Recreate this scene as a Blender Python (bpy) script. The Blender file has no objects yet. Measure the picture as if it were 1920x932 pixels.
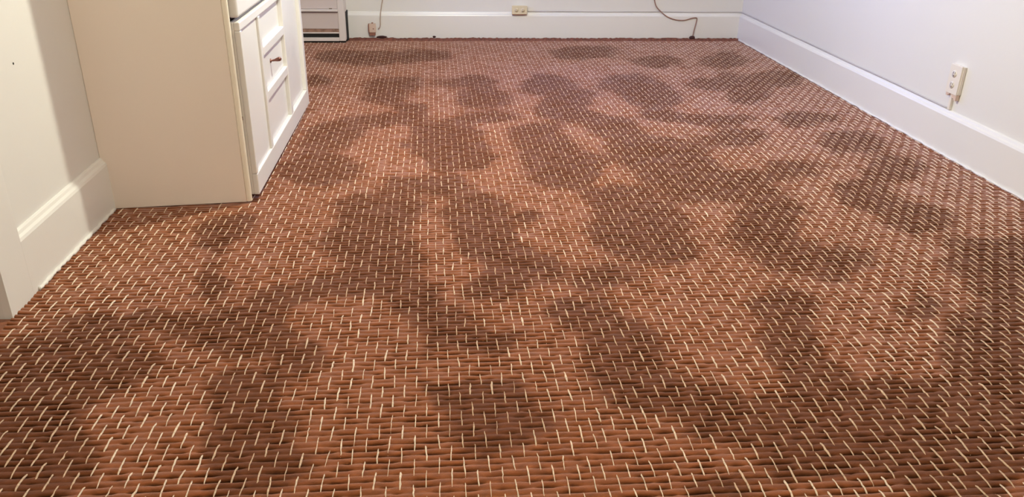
import bpy, bmesh, math
import numpy as np
from mathutils import Matrix, Vector

S = bpy.context.scene
COL = S.collection

# ------------------------------------------------------------------ camera
cam_data = bpy.data.cameras.new('camera')
cam_data.sensor_fit = 'HORIZONTAL'
cam_data.sensor_width = 36.0
cam_data.lens = 1521.4 / 1920.0 * 36.0
cam_data.clip_start = 0.05
cam = bpy.data.objects.new('camera', cam_data)
COL.objects.link(cam)
right = Vector((0.99625, -0.08496, 0.01667))
down = Vector((-0.02072, -0.42100, -0.90682))
fwd = Vector((0.08406, 0.90307, -0.42118))
m = Matrix.Identity(4)
for r in range(3):
    m[r][0], m[r][1], m[r][2] = right[r], -down[r], -fwd[r]
m[0][3], m[1][3], m[2][3] = 0.0, 0.0, 1.10
cam.matrix_world = m
S.camera = cam

# ------------------------------------------------------------------ world, light, exposure
SKY_STRENGTH = 10.0
LAMP_POWER = 138.0
LAMP_POS = (0.14, 3.32, 1.88)
HALL_POWER = 57.0
HALL_POS = (0.20, 1.0, 2.30)
world = bpy.data.worlds.new('sky')
S.world = world
world.use_nodes = True
wn = world.node_tree
wn.nodes.clear()
w_out = wn.nodes.new('ShaderNodeOutputWorld')
w_bg = wn.nodes.new('ShaderNodeBackground')
w_bg.inputs['Color'].default_value = (0.20, 0.32, 1.0, 1)
w_bg.inputs['Strength'].default_value = SKY_STRENGTH
wn.links.new(w_bg.outputs[0], w_out.inputs['Surface'])

S.view_settings.view_transform = 'Standard'
S.view_settings.look = 'None'
S.view_settings.gamma = 1.0
S.view_settings.use_curve_mapping = False
S.view_settings.exposure = 0.0
S.cycles.max_bounces = 8
S.cycles.diffuse_bounces = 5
S.cycles.sample_clamp_indirect = 6.0
S.cycles.use_denoising = True

# ------------------------------------------------------------------ materials
def mat(name, col, rough=0.5, bump=0.0, bscale=60.0, spec=0.5, metal=0.0, mottle=0.0, mscale=3.0, dark=None):
    """painted or plain surface: colour, a little mottling and a fine relief"""
    mt = bpy.data.materials.new(name)
    mt.use_nodes = True
    nt = mt.node_tree
    b = nt.nodes['Principled BSDF']
    b.inputs['Base Color'].default_value = (*col, 1)
    b.inputs['Roughness'].default_value = rough
    b.inputs['Specular IOR Level'].default_value = spec
    b.inputs['Metallic'].default_value = metal
    tc = nt.nodes.new('ShaderNodeTexCoord')
    if mottle:
        n = nt.nodes.new('ShaderNodeTexNoise')
        n.inputs['Scale'].default_value = mscale
        n.inputs['Detail'].default_value = 4
        nt.links.new(tc.outputs['Object'], n.inputs['Vector'])
        mx = nt.nodes.new('ShaderNodeMix'); mx.data_type = 'RGBA'
        dk = dark or tuple(c * (1 - mottle) for c in col)
        mx.inputs['A'].default_value = (*dk, 1)
        mx.inputs['B'].default_value = (*col, 1)
        mr = nt.nodes.new('ShaderNodeMapRange')
        mr.inputs['From Min'].default_value = 0.35
        mr.inputs['From Max'].default_value = 0.6
        nt.links.new(n.outputs['Fac'], mr.inputs['Value'])
        nt.links.new(mr.outputs['Result'], mx.inputs['Factor'])
        nt.links.new(mx.outputs['Result'], b.inputs['Base Color'])
    if bump:
        n2 = nt.nodes.new('ShaderNodeTexNoise')
        n2.inputs['Scale'].default_value = bscale
        n2.inputs['Detail'].default_value = 3
        nt.links.new(tc.outputs['Object'], n2.inputs['Vector'])
        bp = nt.nodes.new('ShaderNodeBump')
        bp.inputs['Strength'].default_value = bump
        bp.inputs['Distance'].default_value = 0.002
        nt.links.new(n2.outputs['Fac'], bp.inputs['Height'])
        nt.links.new(bp.outputs['Normal'], b.inputs['Normal'])
    return mt

M_WALL = mat('wall_paint', (0.76, 0.735, 0.72), 0.55, 0.15, 40, 0.4)
M_TRIM = mat('trim_paint', (0.80, 0.775, 0.76), 0.32, 0.12, 25, 0.5)
M_CREAM = mat('light_lifted_cream', (0.92, 0.84, 0.72), 0.4, 0.2, 30, 0.5, mottle=0.05, mscale=6)  # cream lightened to carry the light on the post's rounded edge
M_CEIL = mat('ceiling_paint', (0.80, 0.78, 0.75), 0.8, 0.1, 40)
M_CAB = mat('cabinet_paint', (0.80, 0.77, 0.75), 0.3, 0.12, 22, 0.5)
M_CABSIDE = mat('cabinet_side_warm_light', (0.87, 0.765, 0.70), 0.5, 0.12, 18, 0.4)  # lifted and warmed: bounced light on this side put into the colour
M_WOOD = mat('dark_old_wood', (0.16, 0.075, 0.03), 0.6, 0.4, 50, mottle=0.5, mscale=9)
M_BLACK = mat('black_recess', (0.008, 0.006, 0.006), 0.8)
M_HEAT = mat('heater_enamel', (0.72, 0.65, 0.63), 0.4, 0.05, 30)
M_HEATP = mat('heater_front_enamel', (0.62, 0.53, 0.52), 0.45, 0.05, 30)
M_RUST = mat('rusty_grille', (0.42, 0.25, 0.19), 0.7, 0.5, 120, mottle=0.4, mscale=40)
M_IVORY = mat('ivory_plastic', (0.72, 0.62, 0.45), 0.4)
M_WPLAST = mat('white_plastic', (0.80, 0.74, 0.68), 0.35)
M_TANPL = mat('tan_plastic', (0.66, 0.50, 0.42), 0.45)
M_BROWNPL = mat('brown_plastic', (0.28, 0.12, 0.08), 0.5)
M_SLOT = mat('socket_slot_brown', (0.20, 0.14, 0.10), 0.6)
M_CORD = mat('brown_cord', (0.30, 0.16, 0.12), 0.5)
M_CORD2 = mat('beige_cord', (0.42, 0.31, 0.25), 0.5)
M_CABLE = mat('painted_cable', (0.50, 0.46, 0.46), 0.5)
M_KNOB = mat('dark_bronze', (0.22, 0.09, 0.07), 0.35, metal=0.6)
M_SUB = mat('subfloor', (0.2, 0.12, 0.08), 0.9)
M_SCRAP = mat('dark_carpet_scrap', (0.045, 0.012, 0.012), 0.9, 0.5, 200)

WORN_SHEEN = 0.46

def carpet_material(name, light, dk, scale, mode):
    """woven yarn: colour from its own dye lots and traffic wear with painted corner shade (attribute), painted gap shade, fine fibre relief"""
    mt = bpy.data.materials.new(name); mt.use_nodes = True
    nt = mt.node_tree; b = nt.nodes['Principled BSDF']
    at = nt.nodes.new('ShaderNodeAttribute'); at.attribute_name = 'wear'
    mx = nt.nodes.new('ShaderNodeMix'); mx.data_type = 'RGBA'
    mx.inputs['A'].default_value = (*light, 1); mx.inputs['B'].default_value = (*dk, 1)
    nt.links.new(at.outputs['Fac'], mx.inputs['Factor'])
    tc = nt.nodes.new('ShaderNodeTexCoord')
    mp = nt.nodes.new('ShaderNodeMapping')
    mp.inputs['Scale'].default_value = scale
    nt.links.new(tc.outputs['Object'], mp.inputs['Vector'])
    n = nt.nodes.new('ShaderNodeTexNoise'); n.inputs['Scale'].default_value = 1.0; n.inputs['Detail'].default_value = 3
    nt.links.new(mp.outputs['Vector'], n.inputs['Vector'])
    mr = nt.nodes.new('ShaderNodeMapRange')
    mr.inputs['From Min'].default_value = 0.3; mr.inputs['From Max'].default_value = 0.7
    mr.inputs['To Min'].default_value = 0.72; mr.inputs['To Max'].default_value = 1.2
    nt.links.new(n.outputs['Fac'], mr.inputs['Value'])
    mul = nt.nodes.new('ShaderNodeMix'); mul.data_type = 'RGBA'; mul.blend_type = 'MULTIPLY'
    mul.inputs['Factor'].default_value = 1.0
    nt.links.new(mx.outputs['Result'], mul.inputs['A'])
    nt.links.new(mr.outputs['Result'], mul.inputs['B'])
    nt.links.new(mul.outputs['Result'], b.inputs['Base Color'])
    b.inputs['Roughness'].default_value = 0.75
    b.inputs['Specular IOR Level'].default_value = 0.25
    if mode == 'pile':
        # the tufts' tips shine, their sides and the crushed patches much less; darker colour between ribs paints in the shade of the gaps
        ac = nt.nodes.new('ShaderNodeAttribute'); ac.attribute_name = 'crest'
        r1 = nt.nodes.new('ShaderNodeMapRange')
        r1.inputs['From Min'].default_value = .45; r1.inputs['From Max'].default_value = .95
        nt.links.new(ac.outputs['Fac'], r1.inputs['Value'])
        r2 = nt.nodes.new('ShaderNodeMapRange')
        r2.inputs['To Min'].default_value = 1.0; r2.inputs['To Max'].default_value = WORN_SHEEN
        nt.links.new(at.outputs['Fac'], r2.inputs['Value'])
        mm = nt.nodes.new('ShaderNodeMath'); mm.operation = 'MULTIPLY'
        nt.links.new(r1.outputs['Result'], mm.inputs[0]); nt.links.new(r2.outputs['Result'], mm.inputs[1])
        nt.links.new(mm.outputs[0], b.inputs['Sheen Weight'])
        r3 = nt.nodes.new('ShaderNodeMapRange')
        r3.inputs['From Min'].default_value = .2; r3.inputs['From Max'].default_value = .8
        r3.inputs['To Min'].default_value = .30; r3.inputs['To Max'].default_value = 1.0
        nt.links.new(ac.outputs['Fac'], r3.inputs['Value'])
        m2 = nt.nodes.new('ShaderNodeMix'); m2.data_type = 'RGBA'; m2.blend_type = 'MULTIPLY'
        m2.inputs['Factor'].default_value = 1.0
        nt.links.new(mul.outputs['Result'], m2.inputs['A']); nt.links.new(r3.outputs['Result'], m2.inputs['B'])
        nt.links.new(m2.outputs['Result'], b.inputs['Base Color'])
        b.inputs['Specular IOR Level'].default_value = 0.08
        b.inputs['Sheen Roughness'].default_value = 0.43
        b.inputs['Sheen Tint'].default_value = (1.0, 0.79, 0.74, 1)
        n3 = nt.nodes.new('ShaderNodeTexNoise'); n3.inputs['Scale'].default_value = 420; n3.inputs['Detail'].default_value = 2
        nt.links.new(tc.outputs['Object'], n3.inputs['Vector'])
        bp = nt.nodes.new('ShaderNodeBump'); bp.inputs['Strength'].default_value = 0.5; bp.inputs['Distance'].default_value = 0.0015
        nt.links.new(n3.outputs['Fac'], bp.inputs['Height'])
        nt.links.new(bp.outputs['Normal'], b.inputs['Normal'])
    return mt

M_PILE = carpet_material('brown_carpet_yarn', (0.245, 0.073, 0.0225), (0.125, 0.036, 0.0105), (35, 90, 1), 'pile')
M_STITCH = carpet_material('cream_carpet_yarn', (0.84, 0.68, 0.54), (0.58, 0.40, 0.27), (40, 160, 1), 'stitch')
M_FRINGE = mat('red_brown_carpet_edge', (0.22, 0.075, 0.05), 0.9, 0.6, 160, mottle=0.5, mscale=60)

# ------------------------------------------------------------------ mesh helpers
def link(name, me, parent=None):
    o = bpy.data.objects.new(name, me)
    COL.objects.link(o)
    if parent is not None:
        o.parent = parent
        o.matrix_parent_inverse = parent.matrix_world.inverted() if parent.type != 'EMPTY' else Matrix.Translation(-parent.location)
    return o

def finish(name, bm, m, parent=None, smooth=False):
    bmesh.ops.recalc_face_normals(bm, faces=bm.faces[:])
    me = bpy.data.meshes.new(name)
    bm.to_mesh(me); bm.free()
    me.materials.append(m)
    if smooth:
        me.polygons.foreach_set('use_smooth', [True] * len(me.polygons))
    return link(name, me, parent)

def add_box(bm, lo, hi, bev=0.0, seg=2):
    vs = [bm.verts.new((x, y, z)) for x in (lo[0], hi[0]) for y in (lo[1], hi[1]) for z in (lo[2], hi[2])]
    fs = [bm.faces.new([vs[i] for i in q]) for q in ((0, 1, 3, 2), (4, 6, 7, 5), (0, 4, 5, 1), (2, 3, 7, 6), (0, 2, 6, 4), (1, 5, 7, 3))]
    if bev:
        es = list({e for f in fs for e in f.edges})
        bmesh.ops.bevel(bm, geom=es, offset=bev, segments=seg, profile=0.5, affect='EDGES')

def box(name, lo, hi, m, parent=None, bev=0.0, seg=2):
    bm = bmesh.new()
    add_box(bm, lo, hi, bev, seg)
    return finish(name, bm, m, parent)

def prism(name, pts, z0, z1, m, parent=None, bev=0.0):
    bm = bmesh.new()
    a = [bm.verts.new((x, y, z0)) for x, y in pts]
    b = [bm.verts.new((x, y, z1)) for x, y in pts]
    n = len(pts)
    bm.faces.new(a); bm.faces.new(b)
    for i in range(n):
        bm.faces.new((a[i], a[(i + 1) % n], b[(i + 1) % n], b[i]))
    if bev:
        bmesh.ops.bevel(bm, geom=bm.edges[:], offset=bev, segments=2, profile=0.5, affect='EDGES')
    return finish(name, bm, m, parent)

def run(name, prof, a, b, m, parent=None):
    """extrude a profile (list of (out, z)) from point a to b; out is given as a direction on the left of a->b"""
    a = Vector(a); b = Vector(b)
    d = (b - a).normalized(); nrm = Vector((-d.y, d.x, 0))
    bm = bmesh.new()
    A = [bm.verts.new(a + nrm * o + Vector((0, 0, z))) for o, z in prof]
    B = [bm.verts.new(b + nrm * o + Vector((0, 0, z))) for o, z in prof]
    n = len(prof)
    bm.faces.new(A); bm.faces.new(B)
    for i in range(n):
        bm.faces.new((A[i], A[(i + 1) % n], B[(i + 1) % n], B[i]))
    return finish(name, bm, m, parent)

def add_tube(bm, pts, rad, sides=8):
    pts = [Vector(p) for p in pts]
    rad = rad if isinstance(rad, (list, tuple)) else [rad] * len(pts)
    rings = []
    for i, p in enumerate(pts):
        t = (pts[min(i + 1, len(pts) - 1)] - pts[max(i - 1, 0)]).normalized()
        u = t.cross(Vector((0, 0, 1)))
        if u.length < 0.05:
            u = t.cross(Vector((0, 1, 0)))
        u.normalize(); v = u.cross(t)
        rings.append([bm.verts.new(p + (u * math.cos(k * 2 * math.pi / sides) + v * math.sin(k * 2 * math.pi / sides)) * rad[i]) for k in range(sides)])
    for r0, r1 in zip(rings, rings[1:]):
        for k in range(sides):
            bm.faces.new((r0[k], r0[(k + 1) % sides], r1[(k + 1) % sides], r1[k]))
    bm.faces.new(rings[0]); bm.faces.new(rings[-1])

def spline(pts, n=8):
    P = [Vector(p) for p in pts]
    P = [P[0] * 2 - P[1]] + P + [P[-1] * 2 - P[-2]]
    out = []
    for i in range(1, len(P) - 2):
        for k in range(n):
            t = k / n
            out.append(0.5 * (2 * P[i] + (P[i + 1] - P[i - 1]) * t + (2 * P[i - 1] - 5 * P[i] + 4 * P[i + 1] - P[i + 2]) * t * t + (3 * P[i] - P[i - 1] - 3 * P[i + 1] + P[i + 2]) * t ** 3))
    out.append(P[-2])
    return out

def tube(name, pts, rad, m, parent=None, sides=8):
    bm = bmesh.new(); add_tube(bm, pts, rad, sides)
    return finish(name, bm, m, parent, smooth=True)

def disc(name, c, axis, rad, depth, m, parent=None, sides=20):
    c = Vector(c); a = Vector(axis)
    return tube(name, [c, c + a * depth], rad, m, parent, sides)

def thing(name, label, cat, loc):
    o = bpy.data.objects.new(name, None)
    COL.objects.link(o)
    o.location = loc
    o.empty_display_size = 0.05
    o['label'] = label; o['category'] = cat
    return o

def tag(o, label, cat):
    o['label'] = label; o['category'] = cat
    return o

def structure(o):
    o['kind'] = 'structure'
    return o

# ------------------------------------------------------------------ room shell
XL, XR, YF, YB, ZC = -1.165, 2.215, 5.955, -1.2, 2.5
XH, YH = -2.2, 1.985          # the recess on the left in front of the wall end
T = 0.1
structure(box('floor', (XH - T, YB - T, -0.12), (XR + T, YF + T, -0.014), M_SUB))
structure(box('ceiling', (XH - T, YB - T, ZC), (XR + T, YF + T, ZC + T), M_CEIL))
structure(box('wall_right', (XR, YB, -0.02), (XR + T, YF + T, ZC), M_WALL))
structure(box('wall_back', (XH, YB - T, -0.02), (XR + T, YB, ZC), M_WALL))
VY0, VY1, VZ0, VZ1 = 4.75, 5.75, 0.75, 2.10       # a second window, in the left wall beyond the cabinet
bm = bmesh.new()
for lo, hi in (((XL - T, YH, -0.02), (XL, VY0, ZC)), ((XL - T, VY1, -0.02), (XL, YF + T, ZC)),
               ((XL - T, VY0, -0.02), (XL, VY1, VZ0)), ((XL - T, VY0, VZ1), (XL, VY1, ZC))):
    add_box(bm, lo, hi)
wl = structure(finish('wall_left', bm, M_WALL))
structure(box('wall_hall_side', (XH - T, YB, -0.02), (XH, YH + T, ZC), M_WALL))
structure(box('wall_hall_end', (XH, YH, -0.02), (XL - T, YH + T, ZC), M_CREAM))
# far wall with the opening of the window that lights the room from above the picture
WX0, WX1, WZ0, WZ1 = 0.30, 1.35, 0.60, 1.95
bm = bmesh.new()
for lo, hi in (((XL, YF, -0.02), (WX0, YF + T, ZC)), ((WX1, YF, -0.02), (XR, YF + T, ZC)),
               ((WX0, YF, -0.02), (WX1, YF + T, WZ0)), ((WX0, YF, WZ1), (WX1, YF + T, ZC))):
    add_box(bm, lo, hi)
structure(finish('wall_far', bm, M_WALL))
M_GLASS = bpy.data.materials.new('window_glass'); M_GLASS.use_nodes = True
nt = M_GLASS.node_tree; nt.nodes.clear()
go = nt.nodes.new('ShaderNodeOutputMaterial'); gt = nt.nodes.new('ShaderNodeBsdfTransparent')
gg = nt.nodes.new('ShaderNodeBsdfGlossy'); gg.inputs['Roughness'].default_value = 0.02
gx = nt.nodes.new('ShaderNodeMixShader'); gf = nt.nodes.new('ShaderNodeFresnel'); gf.inputs['IOR'].default_value = 1.45
nt.links.new(gf.outputs[0], gx.inputs[0]); nt.links.new(gt.outputs[0], gx.inputs[1]); nt.links.new(gg.outputs[0], gx.inputs[2])
nt.links.new(gx.outputs[0], go.inputs['Surface'])
def window(name, c, turn, w, z0, z1):
    """a double-hung window built around the point c on the wall's face; the room lies towards local -y"""
    h = w / 2; zm = (z0 + z1) / 2
    win = bpy.data.objects.new(name, None); COL.objects.link(win); structure(win)
    def piece(nm, boxes, m, bev=0.0):
        bm = bmesh.new()
        for lo, hi in boxes:
            add_box(bm, lo, hi, bev)
        o = finish(nm, bm, m); o.parent = win
    piece('window_casing', [((-h - .09, -.02, z0 - .03), (-h, 0, z1 + .09)), ((h, -.02, z0 - .03), (h + .09, 0, z1 + .09)), ((-h, -.02, z1), (h, 0, z1 + .09))], M_TRIM)
    piece('window_sill', [((-h - .11, -.05, z0 - .03), (h + .11, .06, z0))], M_TRIM, .004)
    for a_, b_ in ((z0, zm), (zm, z1)):
        piece('window_sash', [((-h, .05, a_), (-h + .045, .085, b_)), ((h - .045, .05, a_), (h, .085, b_)),
                              ((-h + .045, .05, a_), (h - .045, .085, a_ + .045)), ((-h + .045, .05, b_ - .045), (h - .045, .085, b_))], M_TRIM)
        piece('window_pane', [((-h + .045, .066, a_ + .045), (h - .045, .070, b_ - .045))], M_GLASS)
    win.location = c; win.rotation_euler = (0, 0, turn)
    pl = bpy.data.lights.new('window_portal', 'AREA'); pl.shape = 'RECTANGLE'
    pl.size = w; pl.size_y = z1 - z0; pl.cycles.is_portal = True
    po = bpy.data.objects.new('window_portal', pl); COL.objects.link(po)
    q = Matrix.Rotation(turn, 3, 'Z') @ Vector((0, .11, 0))
    po.location = (c[0] + q.x, c[1] + q.y, zm); po.rotation_euler = (math.radians(-90), 0, turn)
window('window_1', ((WX0 + WX1) / 2, YF, 0), 0.0, WX1 - WX0, WZ0, WZ1)
window('window_2', (XL, (VY0 + VY1) / 2, 0), math.radians(90), VY1 - VY0, VZ0, VZ1)

# baseboards: a flat board with a bevelled top edge
PROF = [(0, -0.012), (0.02, -0.012), (0.02, 0.164), (0.017, 0.172), (0.011, 0.178), (0.008, 0.186), (0.004, 0.190), (0, 0.190)]
structure(run('baseboard_right', PROF, (XR, YB, 0), (XR, YF - .02, 0), M_TRIM))
structure(run('baseboard_far', PROF, (XR, YF, 0), (-0.637, YF, 0), M_TRIM))
bl = structure(run('baseboard_left', PROF, (XL, 2.775, 0), (XL, 2.113, 0), M_TRIM))
# casing of the opening at the wall's near end, flush with the baseboard's face
structure(box('trim_1', (XL, YH, -0.012), (XL + .02, 2.1129, 2.1), M_TRIM, None, .0004))
# thick old paint along the carpet, chipped
rng = np.random.default_rng(5)
def paint_edge(a, b, out, parent, n=60):
    a = Vector(a); b = Vector(b)
    bm = bmesh.new(); pts = []; rad = []
    for i in range(n + 1):
        p = a.lerp(b, i / n)
        pts.append(p + Vector(out) * 0.002 + Vector((0, 0, 0.004 + 0.004 * rng.random())))
        rad.append(0.004 + 0.004 * rng.random())
    add_tube(bm, pts, rad, 6)
    finish('paint_edge', bm, M_TRIM, parent, True)
paint_edge((XL + .02, 2.14, 0), (XL + .02, 2.74, 0), (1, 0, 0), bl)
paint_edge((XR - .02, 1.2, 0), (XR - .02, 5.9, 0), (-1, 0, 0), S.objects['baseboard_right'], 160)
disc('nail_hole', (XL, 2.339, 0.6), (1, 0, 0), 0.0035, 0.0006, M_BLACK, wl, 8)

# ------------------------------------------------------------------ carpet
X0, X1, Y0, Y1 = -1.146, 2.196, 0.35, 5.905
PITCH, PERIOD = 0.0255, 0.0765
RIB = PERIOD / 4
COLX, SLANT, YREF = -0.0186, -0.006, 1.4      # one stitch column, their slant, the row it was read at
WEAR_SHADE = [(-0.25,4.62,0.15,0.15,-0.04),(-0.69,4.69,0.08,0.13,-0.13),(-0.3,4.3,0.08,0.11,-0.06),(-0.24,3.86,0.13,0.08,-0.05),(-0.5,3.65,0.12,0.18,-0.12),(0.21,4.67,0.11,0.13,0.05),(0.23,4.24,0.11,0.16,0.05),(0.22,3.89,0.14,0.08,0.06),(0.05,3.63,0.1,0.1,0.02),(-0.09,3.7,0.05,0.07,-0.02),(-0.02,3.47,0.16,0.1,0.0),(0.1,3.32,0.11,0.09,0.03),(0.44,3.66,0.1,0.1,0.11),(0.46,3.4,0.11,0.15,0.12),(0.61,4.6,0.11,0.18,0.12),(0.59,4.04,0.08,0.12,0.13),(-0.14,4.05,0.07,0.1,-0.02),(-0.46,5.3,0.2,0.16,-0.07),(-0.1,5.38,0.16,0.15,-0.01),(-0.68,5.38,0.1,0.13,-0.11),(0.7,4.23,0.09,0.18,0.15),(0.69,3.9,0.09,0.08,0.16),(1.09,4.57,0.14,0.21,0.22),(1.15,4.22,0.12,0.18,0.25),(1.13,3.89,0.12,0.07,0.26),(0.84,3.72,0.1,0.11,0.2),(0.89,3.42,0.13,0.15,0.23),(0.98,3.25,0.12,0.1,0.27),(1.63,4.59,0.14,0.16,0.33),(1.89,5.24,0.14,0.2,0.33),(1.42,5.21,0.14,0.16,0.25),(2.05,4.69,0.12,0.19,0.4),(1.68,4.26,0.1,0.12,0.36),(1.39,3.83,0.13,0.09,0.33),(1.38,3.53,0.13,0.12,0.35),(1.76,3.82,0.05,0.08,0.41),(0.96,5.46,0.18,0.18,0.16),(-0.49,3.15,0.12,0.16,-0.13),(-0.25,2.73,0.11,0.1,-0.07),(-0.18,2.66,0.07,0.09,-0.05),(-0.05,2.98,0.11,0.08,-0.01),(-0.31,2.46,0.09,0.09,-0.1),(-0.17,2.31,0.1,0.11,-0.05),(-0.26,2.15,0.11,0.07,-0.09),(0.12,2.73,0.08,0.1,0.05),(0.14,2.54,0.08,0.11,0.05),(0.16,2.37,0.07,0.09,0.06),(0.08,3.2,0.09,0.09,0.03),(-0.71,2.62,0.07,0.07,-0.22),(-0.75,2.48,0.05,0.11,-0.24),(-0.67,2.17,0.05,0.09,-0.24),(0.46,3.07,0.11,0.16,0.13),(0.57,3.15,0.07,0.13,0.16),(0.62,2.81,0.09,0.09,0.2),(0.69,2.58,0.12,0.12,0.23),(0.65,2.41,0.1,0.09,0.23),(0.72,2.31,0.09,0.07,0.27),(0.9,3.3,0.08,0.1,0.24),(0.99,3.11,0.12,0.16,0.28),(1.05,2.87,0.13,0.11,0.32),(1.17,2.95,0.09,0.08,0.35),(1.1,2.5,0.09,0.14,0.37),(1.12,2.39,0.07,0.11,0.39),(0.3,2.62,0.04,0.05,0.1),(0.27,2.22,0.09,0.09,0.11),(1.87,3.84,0.12,0.1,0.43),(1.89,3.45,0.13,0.14,0.48),(1.88,3.06,0.11,0.14,0.53),(1.61,2.84,0.07,0.08,0.49),(1.62,2.71,0.08,0.07,0.51),(1.72,2.55,0.12,0.12,0.57),(1.74,2.22,0.13,0.11,0.65),(1.44,3.08,0.11,0.1,0.41),(1.2,2.62,0.09,0.12,0.39),(1.24,2.22,0.12,0.11,0.46),(1.82,2.19,0.09,0.11,0.69),(-0.99,1.75,0.08,0.11,-0.43),(-0.87,1.82,0.07,0.1,-0.36),(-0.91,1.97,0.07,0.03,-0.36),(-0.86,1.44,0.06,0.1,-0.43),(-0.55,1.88,0.07,0.08,-0.22),(-0.46,1.87,0.05,0.07,-0.18),(-0.47,1.64,0.07,0.06,-0.21),(-0.43,1.46,0.09,0.11,-0.21),(-0.38,1.32,0.06,0.06,-0.19),(-0.35,1.74,0.05,0.06,-0.15),(-0.08,2.0,0.05,0.09,-0.02),(0.0,1.85,0.06,0.1,0.01),(0.13,1.79,0.05,0.05,0.07),(0.04,1.57,0.09,0.05,0.03),(0.12,1.44,0.1,0.08,0.08),(0.37,1.95,0.07,0.06,0.16),(0.46,1.77,0.08,0.1,0.21),(0.47,1.57,0.08,0.07,0.24),(0.94,1.94,0.08,0.06,0.39),(0.9,1.76,0.08,0.09,0.41),(0.91,1.58,0.08,0.07,0.45),(0.99,1.49,0.09,0.05,0.51),(0.79,1.29,0.1,0.05,0.45),(0.94,1.33,0.07,0.05,0.52),(0.59,1.43,0.06,0.07,0.32),(0.55,1.21,0.06,0.04,0.33),(1.38,1.71,0.07,0.1,0.63),(1.33,1.9,0.06,0.05,0.56),(1.06,1.21,0.07,0.05,0.63),(0.13,2.09,0.06,0.07,0.06),(0.47,2.14,0.07,0.06,0.19),(-0.84,1.35,0.11,0.08,-0.44),(-0.96,1.57,0.09,0.1,-0.45),(-0.9,1.74,0.18,0.11,-0.39),(1.11,1.32,0.14,0.09,0.62),(0.78,1.4,0.11,0.08,0.42),(1.65,1.95,0.08,0.16,0.68),(1.37,1.58,0.08,0.12,0.67),(1.09,1.46,0.07,0.08,0.57),(-0.72,1.95,0.08,0.05,-0.28),(-0.47,2.06,0.07,0.06,-0.17)]  # later ellipses also darken the near corners, dimmer light drawn as patches

def vnoise(x, y, seed):
    """smooth value noise on arrays"""
    xi = np.floor(x).astype(np.int64); yi = np.floor(y).astype(np.int64)
    fx = x - xi; fy = y - yi
    fx = fx * fx * (3 - 2 * fx); fy = fy * fy * (3 - 2 * fy)
    def h(a, b):
        v = (a * 374761393 + b * 668265263 + seed * 974711) & 0x7fffffff
        v = ((v ^ (v >> 13)) * 1274126177) & 0x7fffffff
        return ((v ^ (v >> 16)) & 0xffff) / 65535.0
    return (h(xi, yi) * (1 - fx) + h(xi + 1, yi) * fx) * (1 - fy) + (h(xi, yi + 1) * (1 - fx) + h(xi + 1, yi + 1) * fx) * fy

def wear_shade_at(x, y):
    """0 = fresh light pile, 1 = dark crushed patch of the carpet; near corners also carry painted shade"""
    jx = x + (vnoise(x * 18, y * 14, 3) - .5) * .05
    jy = y + (vnoise(x * 15, y * 12, 4) - .5) * .07
    f = np.zeros_like(x)
    for cx, cy, rx, ry, sh in WEAR_SHADE:
        dy = jy - cy
        dx = jx - cx - sh * dy
        d2 = (dx / (rx * 1.1)) ** 2 + (dy / (ry * 1.1)) ** 2
        f += np.exp(-.9 * np.minimum(d2, 9) ** .9)
    f += .30 * (vnoise(x * 5, y * 3.2, 8) - .5) + .16 * (vnoise(x * 11, y * 8, 9) - .5)
    w = np.clip((f - .38) / .27, 0, 1)
    w = w * w * (3 - 2 * w)
    w = .78 * w + .22 * np.clip(f, 0, 1.2) / 1.2
    return np.clip(w, 0, 1.0)

def rib_phase(x, y):
    return (y + .0028 * (vnoise(x * 7, y * 9, 21) - .5) + .004 * (vnoise(x * 1.3, y * 1.1, 22) - .5)) / RIB

def rib_height(x, y):
    ph = rib_phase(x, y)
    k = np.floor(ph); f = ph - k
    xc = (x - COLX - SLANT * (y - YREF)) / PITCH
    gap = vnoise(xc * 1.25 + 31, k * 1.0, 11)                 # each stretch of rib opens or closes against the next
    gap2 = vnoise(xc * 1.25 + 31, k + 1.0, 11)
    s = np.abs(np.sin(np.pi * f))
    round_ = np.power(s, .38)
    gm = np.where(f < .5, gap, gap2)
    gm = np.clip((gm - .15) / .6, 0, 1) ** 2
    depth = .0030 + .0075 * gm
    crest = .0022 * (vnoise(xc * .8, k * 1.7, 12) - .5) + .0012 * (vnoise(x * 160, y * 120, 13) - .5)
    return -depth * (1 - round_) + crest * round_, 1 - (1 - round_) * (.55 + 1.3 * gm)  # second value darkens open gaps, shade painted into the yarn colour

nx = int((X1 - X0) / (PITCH / 2)) + 1
rows = int((Y1 - Y0) / RIB) * 6 + 1
gx_, gy_ = np.meshgrid(np.linspace(X0, X1, nx), np.linspace(Y0, Y1, rows))
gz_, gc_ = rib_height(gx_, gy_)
edge = np.minimum.reduce([gx_ - X0, X1 - gx_])
gz_ = gz_ + .004 * np.exp(-np.maximum(edge, 0) / .02) * (vnoise(gx_ * 30, gy_ * 30, 14))
co = np.stack([gx_, gy_, gz_], -1).reshape(-1, 3).astype(np.float32)
idx = np.arange(nx * rows).reshape(rows, nx)
quads = np.stack([idx[:-1, :-1], idx[:-1, 1:], idx[1:, 1:], idx[1:, :-1]], -1).reshape(-1, 4).astype(np.int32)
qc = co[quads].mean(1)                        # the carpet is cut around the cabinet
quads = quads[~((qc[:, 0] < -.725) & (qc[:, 1] > 2.86) & (qc[:, 1] < 4.06))]

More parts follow.
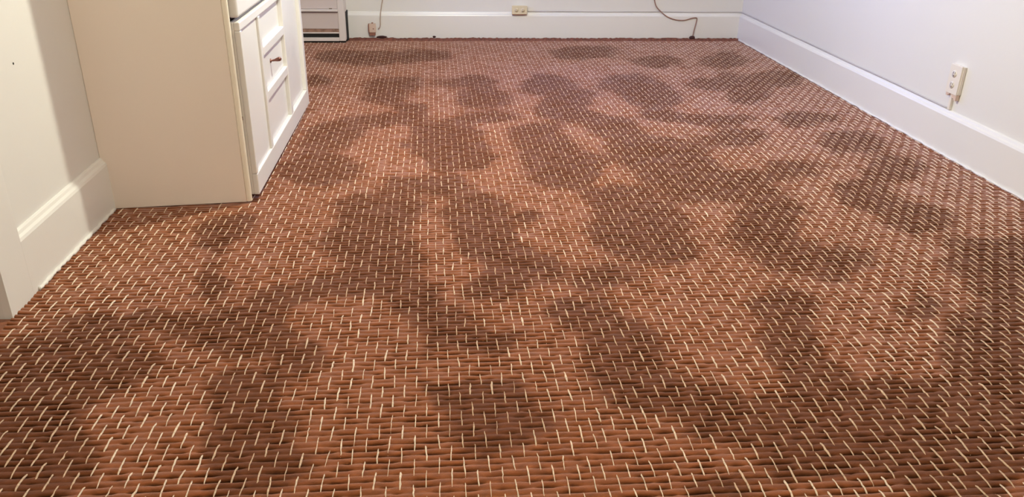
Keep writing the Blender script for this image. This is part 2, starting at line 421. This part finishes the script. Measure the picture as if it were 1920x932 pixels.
def np_mesh(name, co, faces, mt, wear, crest=None):
    me = bpy.data.meshes.new(name)
    k = faces.shape[1]
    me.vertices.add(len(co)); me.vertices.foreach_set('co', np.ascontiguousarray(co, np.float32).ravel())
    me.loops.add(faces.size); me.loops.foreach_set('vertex_index', np.ascontiguousarray(faces, np.int32).ravel())
    me.polygons.add(len(faces)); me.polygons.foreach_set('loop_start', np.arange(0, faces.size, k, dtype=np.int32))
    me.polygons.foreach_set('use_smooth', np.ones(len(faces), bool))
    me.update(calc_edges=True)
    a = me.attributes.new('wear', 'FLOAT', 'POINT')
    a.data.foreach_set('value', np.ascontiguousarray(wear, np.float32).ravel())
    if crest is not None:
        a = me.attributes.new('crest', 'FLOAT', 'POINT')
        a.data.foreach_set('value', np.ascontiguousarray(crest, np.float32).ravel())
    me.materials.append(mt)
    return me

carpet = link('carpet', np_mesh('carpet', co, quads, M_PILE, wear_shade_at(gx_, gy_), gc_))
tag(carpet, 'reddish-brown ribbed wall-to-wall carpet with rows of short cream stitches and darker patches', 'carpet')
# the stretch of carpet in front of the picture and in the recess on the left
def plain_patch(x0, x1, y0, y1):
    a = int((x1 - x0) / .04) + 2; b = int((y1 - y0) / RIB) * 2 + 1
    px, py = np.meshgrid(np.linspace(x0, x1, a), np.linspace(y0, y1, b))
    pz, pc = rib_height(px, py)
    pz = pz * .6 - .001
    i = np.arange(a * b).reshape(b, a)
    q = np.stack([i[:-1, :-1], i[:-1, 1:], i[1:, 1:], i[1:, :-1]], -1).reshape(-1, 4)
    c = np.stack([px, py, pz], -1).reshape(-1, 3)
    return c, q, wear_shade_at(px, py).ravel(), pc.ravel()
c1, q1, w1, k1 = plain_patch(XH + .002, X0, YB + .002, YH - .002)
c2, q2, w2, k2 = plain_patch(X0, X1, YB + .002, Y0)
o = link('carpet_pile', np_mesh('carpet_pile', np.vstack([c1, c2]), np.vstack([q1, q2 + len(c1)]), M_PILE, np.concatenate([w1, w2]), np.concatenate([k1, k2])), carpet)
o['kind'] = 'stuff'

# cream stitches: each one an arched thread that runs over three ribs and dives under the fourth
rs = np.random.default_rng(11)
i0 = int((X0 - COLX) / PITCH) - 2; i1 = int((X1 - COLX) / PITCH) + 2
j0 = int(Y0 / PERIOD); j1 = int((Y1 - .02) / PERIOD)
ii, jj = np.meshgrid(np.arange(i0, i1 + 1), np.arange(j0, j1 + 1))
ii = ii.ravel(); jj = jj.ravel(); n = len(ii)
yc = (jj + .5 * (ii % 2)) * PERIOD + .019 + rs.normal(0, .0022, n)
yc += np.where(rs.random(n) < .05, rs.normal(0, .012, n), 0)
ln = PERIOD * (.80 + rs.normal(0, .07, n))
xs = COLX + ii * PITCH + SLANT * (yc - YREF) + .002 * (vnoise(ii * 1.7, yc * 3, 31) - .5) + rs.normal(0, .0007, n)
yaw = rs.normal(0, .03, n)
hw = .00122 * (1 + .25 * rs.normal(0, 1, n)).clip(.5, 1.6)
sink = np.where(rs.random(n) < .12, -.0018 * rs.random(n), 0)
keep = (xs > X0 + .004) & (xs < X1 - .004) & (yc > Y0) & (yc < Y1 - .05)
keep &= ~((xs < -.70) & (yc > 2.77) & (yc < 4.1))
xs, yc, ln, yaw, hw, sink = (a[keep] for a in (xs, yc, ln, yaw, hw, sink)); n = len(xs)
R = 7
t = np.linspace(0, 1, R)
ey = yc[:, None] + ln[:, None] * (t - .5)
ex = xs[:, None] + yaw[:, None] * (ey - yc[:, None]) + rs.normal(0, .00045, (n, R))
ez = rib_height(ex, ey)[0] * .25 + .0022 * np.sin(np.pi * t) ** .5 + sink[:, None] - .0035 * (np.abs(t - .5) * 2) ** 6
w = hw[:, None] * (.55 + .55 * np.sin(np.pi * t) ** .5) * (1 + .22 * rs.normal(0, 1, (n, R))).clip(.4, 1.5)
V = np.zeros((n, R, 4, 3))
for k, (sx, dz) in enumerate(((-1, -.0016), (-.55, .0010), (.55, .0010), (1, -.0016))):
    V[:, :, k, 0] = ex + sx * w; V[:, :, k, 1] = ey; V[:, :, k, 2] = ez + dz
vi = np.arange(n * R * 4).reshape(n, R, 4)
F = [np.stack([vi[:, :-1, k], vi[:, :-1, k + 1], vi[:, 1:, k + 1], vi[:, 1:, k]], -1).reshape(-1, 4) for k in range(3)]
wr = np.repeat((wear_shade_at(xs, yc) * .75 + .25 * rs.random(n)).clip(0, 1), R * 4)
st = link('cream_stitches', np_mesh('cream_stitches', V.reshape(-1, 3), np.vstack(F), M_STITCH, wr), carpet)
st['kind'] = 'stuff'
st['label'] = 'short cream yarn stitches in staggered rows'

# rough turned-up edge of the carpet along the far baseboard
a = 640
ex_ = np.linspace(-0.632, X1, a)
prof = np.array([(5.878, -.004), (5.886, .006), (5.898, .0125), (5.912, .014), (5.926, .012), (5.930, -.004)])
hgt = .75 + .5 * vnoise(ex_ * 70, ex_ * 0, 41) + .25 * (vnoise(ex_ * 9, ex_ * 0, 42) - .5)
c = np.zeros((a, len(prof), 3))
for k, (py, pz) in enumerate(prof):
    c[:, k, 0] = ex_
    c[:, k, 1] = py + .004 * (vnoise(ex_ * 50, ex_ * 0 + k, 43) - .5) * (k < 4)
    c[:, k, 2] = pz * (hgt if pz > 0 else 1)
i = np.arange(a * len(prof)).reshape(a, len(prof))
q = np.stack([i[:-1, :-1], i[1:, :-1], i[1:, 1:], i[:-1, 1:]], -1).reshape(-1, 4)
fr = link('turned_up_edge', np_mesh('turned_up_edge', c.reshape(-1, 3), q, M_FRINGE, np.zeros(a * len(prof))), carpet)
fr['label'] = 'rough red-brown turned-up carpet edge'

# ------------------------------------------------------------------ built-in cabinet on the left wall
CX, XF = -0.700, -0.660
cab = thing('built_in_cabinet', 'tall white-painted built-in cabinet with panelled lower door and plain side tinted for warm bounced light', 'cabinet', (-0.93, 3.45, 0))
CT = 2.05
# carcass behind the doors: dark old wood shows in the gaps
box('carcass', (XL + .003, 2.835, 0.002), (CX - .012, 4.075, CT - .02), M_WOOD, cab)
prism('side_panel', [(XL + .0001, 2.752), (CX - .004, 2.800), (CX - .004, 2.834), (XL + .0001, 2.834)], 0.001, CT - .02, M_CABSIDE, cab, .003)
prism('edge_post', [(CX - .0035, 2.798), (-0.693, 2.7985), (-0.687, 2.803), (-0.685, 2.811), (CX - .0035, 2.811)], 0.003, CT - .02, M_CREAM, cab, .0025)  # lighter than the side panel: light on the edge put into the colour
box('far_side_panel', (XL + .002, 4.076, 0.002), (CX, 4.096, CT - .02), M_CAB, cab)
box('top_board', (XL + .002, 2.76, CT - .019), (CX + .03, 4.11, CT + .006), M_CAB, cab, .004)
def cab_door(z0, z1, ya, yb, panelled):
    D = .034
    name = 'lower_door' if panelled else 'upper_door'
    bk = XF - .020 if panelled else XF
    d = box(name, (XF - D, ya, z0), (bk, yb, z1), M_CAB, cab, .004 if panelled else .009, 3)
    if not panelled:
        return d
    e = .0035
    def piece(nm, y0, y1, za, zb, x=XF, m_=M_CAB, bev=e):
        return box(nm, (bk - .001, y0, za), (x, y1, zb), m_, d, bev)
    lz, rz = .100, .603                         # top of the bottom rail, underside of the top rail
    piece('rail', ya, yb, z0, lz)
    piece('rail', ya, yb, rz, z1)
    piece('stile', ya, 2.845, lz, rz)
    piece('stile', 4.052, yb, lz, rz)
    piece('stile', 3.118, 3.152, lz, rz)
    piece('stile', 3.605, 3.65, lz, rz)
    piece('cross_rail', 3.152, 3.605, .452, .487)
    piece('cross_rail', 3.152, 3.605, .281, .318)
    piece('door_panel', 2.845, 3.118, lz, rz, XF - .009, M_CAB, .001)
    piece('door_panel', 3.155, 3.602, lz + .002, .279, XF - .016, M_CAB, .001)
    piece('door_panel', 3.155, 3.602, .320, .450, XF - .015, M_CAB, .001)
    piece('door_panel', 3.155, 3.602, .489, rz - .002, XF - .018, M_CAB, .001)
    piece('door_panel', 3.652, 4.050, lz + .002, rz - .002, XF - .017, M_CAB, .001)
    k = bmesh.new()                             # a turned pull: rosette, thin neck, drop-shaped end
    add_tube(k, [(XF - .016, 3.33, .398), (XF - .012, 3.33, .398), (XF - .010, 3.33, .3985), (XF + .002, 3.331, .400), (XF + .012, 3.332, .402),
                 (XF + .020, 3.333, .404), (XF + .026, 3.334, .405), (XF + .029, 3.334, .4055)],
             [.009, .0085, .0035, .0045, .0075, .0088, .0070, .002], 12)
    kn = finish('pull_knob', k, M_KNOB, d, True); kn['label'] = 'small dark bronze drop-shaped pull'
    return d
low = cab_door(.022, .632, 2.821, 4.10, True)
up = cab_door(.645, 1.99, 2.821, 4.10, False)
for z in (.30, 1.2):
    h = box('hinge', (XF - .030, 2.8125, z), (XF - .026, 2.8208, z + .012), M_KNOB, cab)

# ------------------------------------------------------------------ wall heater beside the cabinet
HX0, HX1, HY, HYB = -1.12, -0.645, 5.80, YF - .001
ht = thing('wall_heater', 'pale enamelled gas wall heater with black slot and rusty grille beyond the cabinet', 'heater', (-0.88, 5.88, 0))
box('casing', (HX0, HY + .02, .012), (HX1, HYB, .82), M_HEAT, ht, .006)
box('side_frame', (-0.690, HY, .012), (HX1, HY + .021, .82), M_HEAT, ht, .005)
box('side_frame', (HX0, HY, .012), (HX0 + .045, HY + .021, .82), M_HEAT, ht, .005)
box('bottom_bar', (HX0 + .045, HY, .012), (-0.690, HY + .021, .036), M_HEAT, ht, .002)
box('air_slot', (HX0 + .045, HY + .012, .036), (-0.690, HY + .021, .063), M_BLACK, ht)
box('slot_bar', (HX0 + .045, HY + .002, .063), (-0.690, HY + .021, .072), M_HEAT, ht, .001)
g = box('grille', (HX0 + .045, HY + .008, .072), (-0.690, HY + .021, .095), M_RUST, ht); g['label'] = 'rusty brown grille strip'
for k in range(36):
    x = HX0 + .052 + k * .0105
    box('grille_fin', (x, HY + .004, .073), (x + .004, HY + .009, .094), M_RUST, g)
box('front_panel', (HX0 + .045, HY + .004, .095), (-0.690, HY + .021, .206), M_HEATP, ht, .002)
box('upper_panel', (HX0 + .045, HY + .001, .229), (-0.690, HY + .021, .82), M_HEATP, ht, .002)
box('lip', (HX0 + .045, HY - .022, .214), (-0.686, HY + .021, .228), M_HEAT, ht, .002)
box('plinth', (HX0 + .01, HY + .012, 0.0), (HX1 - .004, HYB, .013), M_BLACK, ht)
prism('side_gap_shade', [(HX1 - .002, 5.86), (HX1 + .0005, 5.86), (HX1 + .008, YF - .021), (HX1 + .008, YF - .002), (HX1 - .002, YF - .002)], 0.0, .20, M_BLACK, ht)  # black wedge fills the gap, standing in for its shade
box('catch', (-0.745, HY - .004, .2285), (-0.725, HY + .006, .234), M_SLOT, ht)

# ------------------------------------------------------------------ outlets and jack
# far wall: ivory outlet lying on its side on the baseboard's top
fo = thing('wall_outlet', 'small ivory horizontal outlet on the far wall, just above the baseboard', 'outlet', (.574, YF, .206))
OY = 5.916
box('outlet_box', (.521, OY + .006, .181), (.627, YF - .0005, .236), M_IVORY, fo, .003)
box('cover_plate', (.519, OY, .179), (.629, OY + .007, .238), M_IVORY, fo, .002)
for cx in (.552, .598):
    f_ = disc('socket_face', (cx, OY + .0005, .208), (0, -1, 0), .0145, .002, M_IVORY, fo, 18)
    for dz in (-.005, .005):
        box('socket_slot', (cx - .006, OY - .0022, .208 + dz - .0012), (cx + .003, OY - .0014, .208 + dz + .0012), M_SLOT, f_)
    disc('ground_hole', (cx + .009, OY - .0012, .208), (0, -1, 0), .002, .001, M_SLOT, f_, 8)
sb = box('bottom_shadow', (.523, OY + .003, .174), (.625, OY + .034, .1805), M_BROWNPL, fo); sb['label'] = 'dark strip standing in for the shadow under the outlet'  # brown strip draws the shadow beneath the box

# right wall: tall white outlet box with a broken brown bottom and a short riser to the cable
ro = thing('surface_outlet', 'tall white surface-mounted outlet box with broken brown bottom on the right wall', 'outlet', (XR, 3.24, .32))
OX = 2.1945
box('outlet_box', (OX + .005, 3.243, .264), (XR - .0005, 3.325, .383), M_WPLAST, ro, .003)
box('cover_plate', (OX, 3.246, .262), (OX + .0055, 3.328, .386), M_WPLAST, ro, .002)
for cz in (.300, .347):
    f_ = disc('socket_face', (OX + .0005, 3.290, cz), (-1, 0, 0), .0155, .002, M_WPLAST, ro, 18)
    for dy in (-.0055, .0055):
        box('socket_slot', (OX - .0024, 3.290 + dy - .0014, cz), (OX - .0014, 3.290 + dy + .0014, cz + .009), M_SLOT, f_)
    disc('ground_hole', (OX - .0012, 3.290, cz - .007), (-1, 0, 0), .0028, .001, M_SLOT, f_, 8)
br = bmesh.new()
for y0, y1, zb in ((3.246, 3.262, .240), (3.262, 3.276, .247), (3.276, 3.283, .256), (3.296, 3.306, .256), (3.306, 3.320, .250)):
    add_box(br, (OX + .002, y0, zb), (XR - .002, y1, .2635))
b_ = finish('broken_bottom', br, M_TANPL, ro); b_['label'] = 'jagged brown bottom edge'
box('riser_duct', (XR - .012, 3.282, .191), (XR - .0005, 3.298, .2635), M_WPLAST, ro, .002)

# cable from the far outlet along both baseboards to the riser
pts = [(.631, YF - .005, .1945)] + [(x, YF - .005, .1945 + .0012 * math.sin(x * 9)) for x in np.linspace(.8, XR - .05, 14)]
pts += [(XR - .02, YF - .006, .1945), (XR - .006, YF - .02, .1945)]
pts += [(XR - .005, y, .1945 + .0010 * math.sin(y * 7)) for y in np.linspace(YF - .08, 3.32, 26)] + [(XR - .005, 3.2995, .1945)]
cb = tube('cable', pts, .0042, M_CABLE, None, 8)
tag(cb, 'thin grey painted cable along the baseboard tops from ivory outlet to surface outlet', 'cable')

# telephone jack by the heater
jk = thing('phone_jack', 'small tan wall jack on the far baseboard near the heater', 'jack', (-.466, 5.93, .08))
BY = YF - .02
box('jack_body', (-.497, BY - .026, .050), (-.446, BY - .0003, .111), M_BROWNPL, jk, .002)
box('jack_cover', (-.490, BY - .030, .053), (-.443, BY - .0255, .113), M_TANPL, jk, .0015)
disc('jack_hole', (-.462, BY - .0298, .078), (0, -1, 0), .004, .001, M_BROWNPL, jk, 10)
box('jack_base', (-.492, BY - .024, .030), (-.449, BY - .0003, .0505), M_BROWNPL, jk, .002)
box('jack_tab', (-.474, BY - .022, .111), (-.462, BY - .004, .119), M_BROWNPL, jk, .001)
tube('cord', spline([(-.428, BY - .010, .076), (-.418, BY - .011, .083), (-.412, BY - .011, .105), (-.411, BY - .009, .14), (-.408, BY - .0065, .178), (-.404, YF - .016, .20), (-.398, YF - .008, .235), (-.386, YF - .006, .29), (-.375, YF - .006, .36), (-.36, YF - .006, .60), (-.35, YF - .006, .9)]),
     .0036, M_CORD2, jk, 8)
tag(tube('telephone_wire', spline([(1.50, YF - .006, .75), (1.515, YF - .006, .5), (1.535, YF - .006, .36), (1.553, YF - .006, .275), (1.572, YF - .007, .23), (1.606, YF - .015, .197), (1.645, BY - .007, .168), (1.697, BY - .005, .147), (1.745, BY - .005, .139), (1.790, BY - .005, .1405), (1.835, BY - .006, .154), (1.866, BY - .006, .157), (1.874, BY - .006, .148), (1.870, BY - .006, .115), (1.862, BY - .007, .07), (1.856, BY - .010, .03), (1.850, BY - .016, .012)]),
     .0040, M_CORD, None, 8), 'thin brown cord looping down the far wall near the right corner', 'wire')

# torn bits of dark backing along the far edge
def scrap(c, s, label, seed):
    r = np.random.default_rng(seed)
    bm = bmesh.new()
    bmesh.ops.create_icosphere(bm, subdivisions=2, radius=1)
    for v in bm.verts:
        k = 1 + .35 * (r.random() - .5)
        v.co = Vector((c[0] + v.co.x * s[0] * k, c[1] + v.co.y * s[1] * k, c[2] + v.co.z * s[2] * k))
    tag(finish('carpet_scrap', bm, M_SCRAP, None, True), label, 'scrap')
scrap((-.405, 5.905, .022), (.035, .010, .009), 'dark torn carpet scrap against the baseboard below the tan jack', 1)
scrap((-.035, 5.912, .022), (.012, .008, .007), 'tiny dark scrap at the far carpet edge, between jack and ivory outlet', 2)
scrap((1.846, 5.905, .020), (.022, .012, .012), 'dark tuft of scrap where the brown cord meets the carpet', 3)

# ------------------------------------------------------------------ lamps (above the picture)
M_SHADE = bpy.data.materials.new('opal_glass_lit'); M_SHADE.use_nodes = True
b = M_SHADE.node_tree.nodes['Principled BSDF']
b.inputs['Base Color'].default_value = (.9, .87, .8, 1)
b.inputs['Emission Color'].default_value = (1, .86, .68, 1); b.inputs['Emission Strength'].default_value = 3.0
def ceiling_lamp(pos, power, col, label):
    t_ = thing('ceiling_lamp', label, 'lamp', (pos[0], pos[1], ZC))
    disc('lamp_base', (pos[0], pos[1], ZC - .0005), (0, 0, -1), .075, .03, M_TRIM, t_, 24)
    zt = pos[2] + .11                       # top of the shade; a rod carries it when it hangs lower than the base
    if zt < ZC - .04:
        tube('lamp_rod', [(pos[0], pos[1], ZC - .03), (pos[0], pos[1], zt)], .006, M_KNOB, t_)
    bm = bmesh.new()
    prof = [(.03, zt), (.085, zt - .015), (.13, zt - .045), (.15, zt - .085)]
    rings = [[bm.verts.new((pos[0] + r_ * math.cos(k * math.pi / 12), pos[1] + r_ * math.sin(k * math.pi / 12), z)) for k in range(24)] for r_, z in prof]
    for r0, r1 in zip(rings, rings[1:]):
        for k in range(24):
            bm.faces.new((r0[k], r0[(k + 1) % 24], r1[(k + 1) % 24], r1[k]))
    finish('lamp_shade', bm, M_SHADE, t_, True)
    l = bpy.data.lights.new('lamp_light', 'POINT'); l.energy = power; l.color = col; l.shadow_soft_size = .03
    lo = bpy.data.objects.new('lamp_light', l); COL.objects.link(lo); lo.location = pos
ceiling_lamp(LAMP_POS, LAMP_POWER, (.96, .98, .80), 'opal bowl pendant lamp over the middle of the carpet')
ceiling_lamp(HALL_POS, HALL_POWER, (1.0, .95, .62), 'opal bowl lamp near the entrance and the camera')
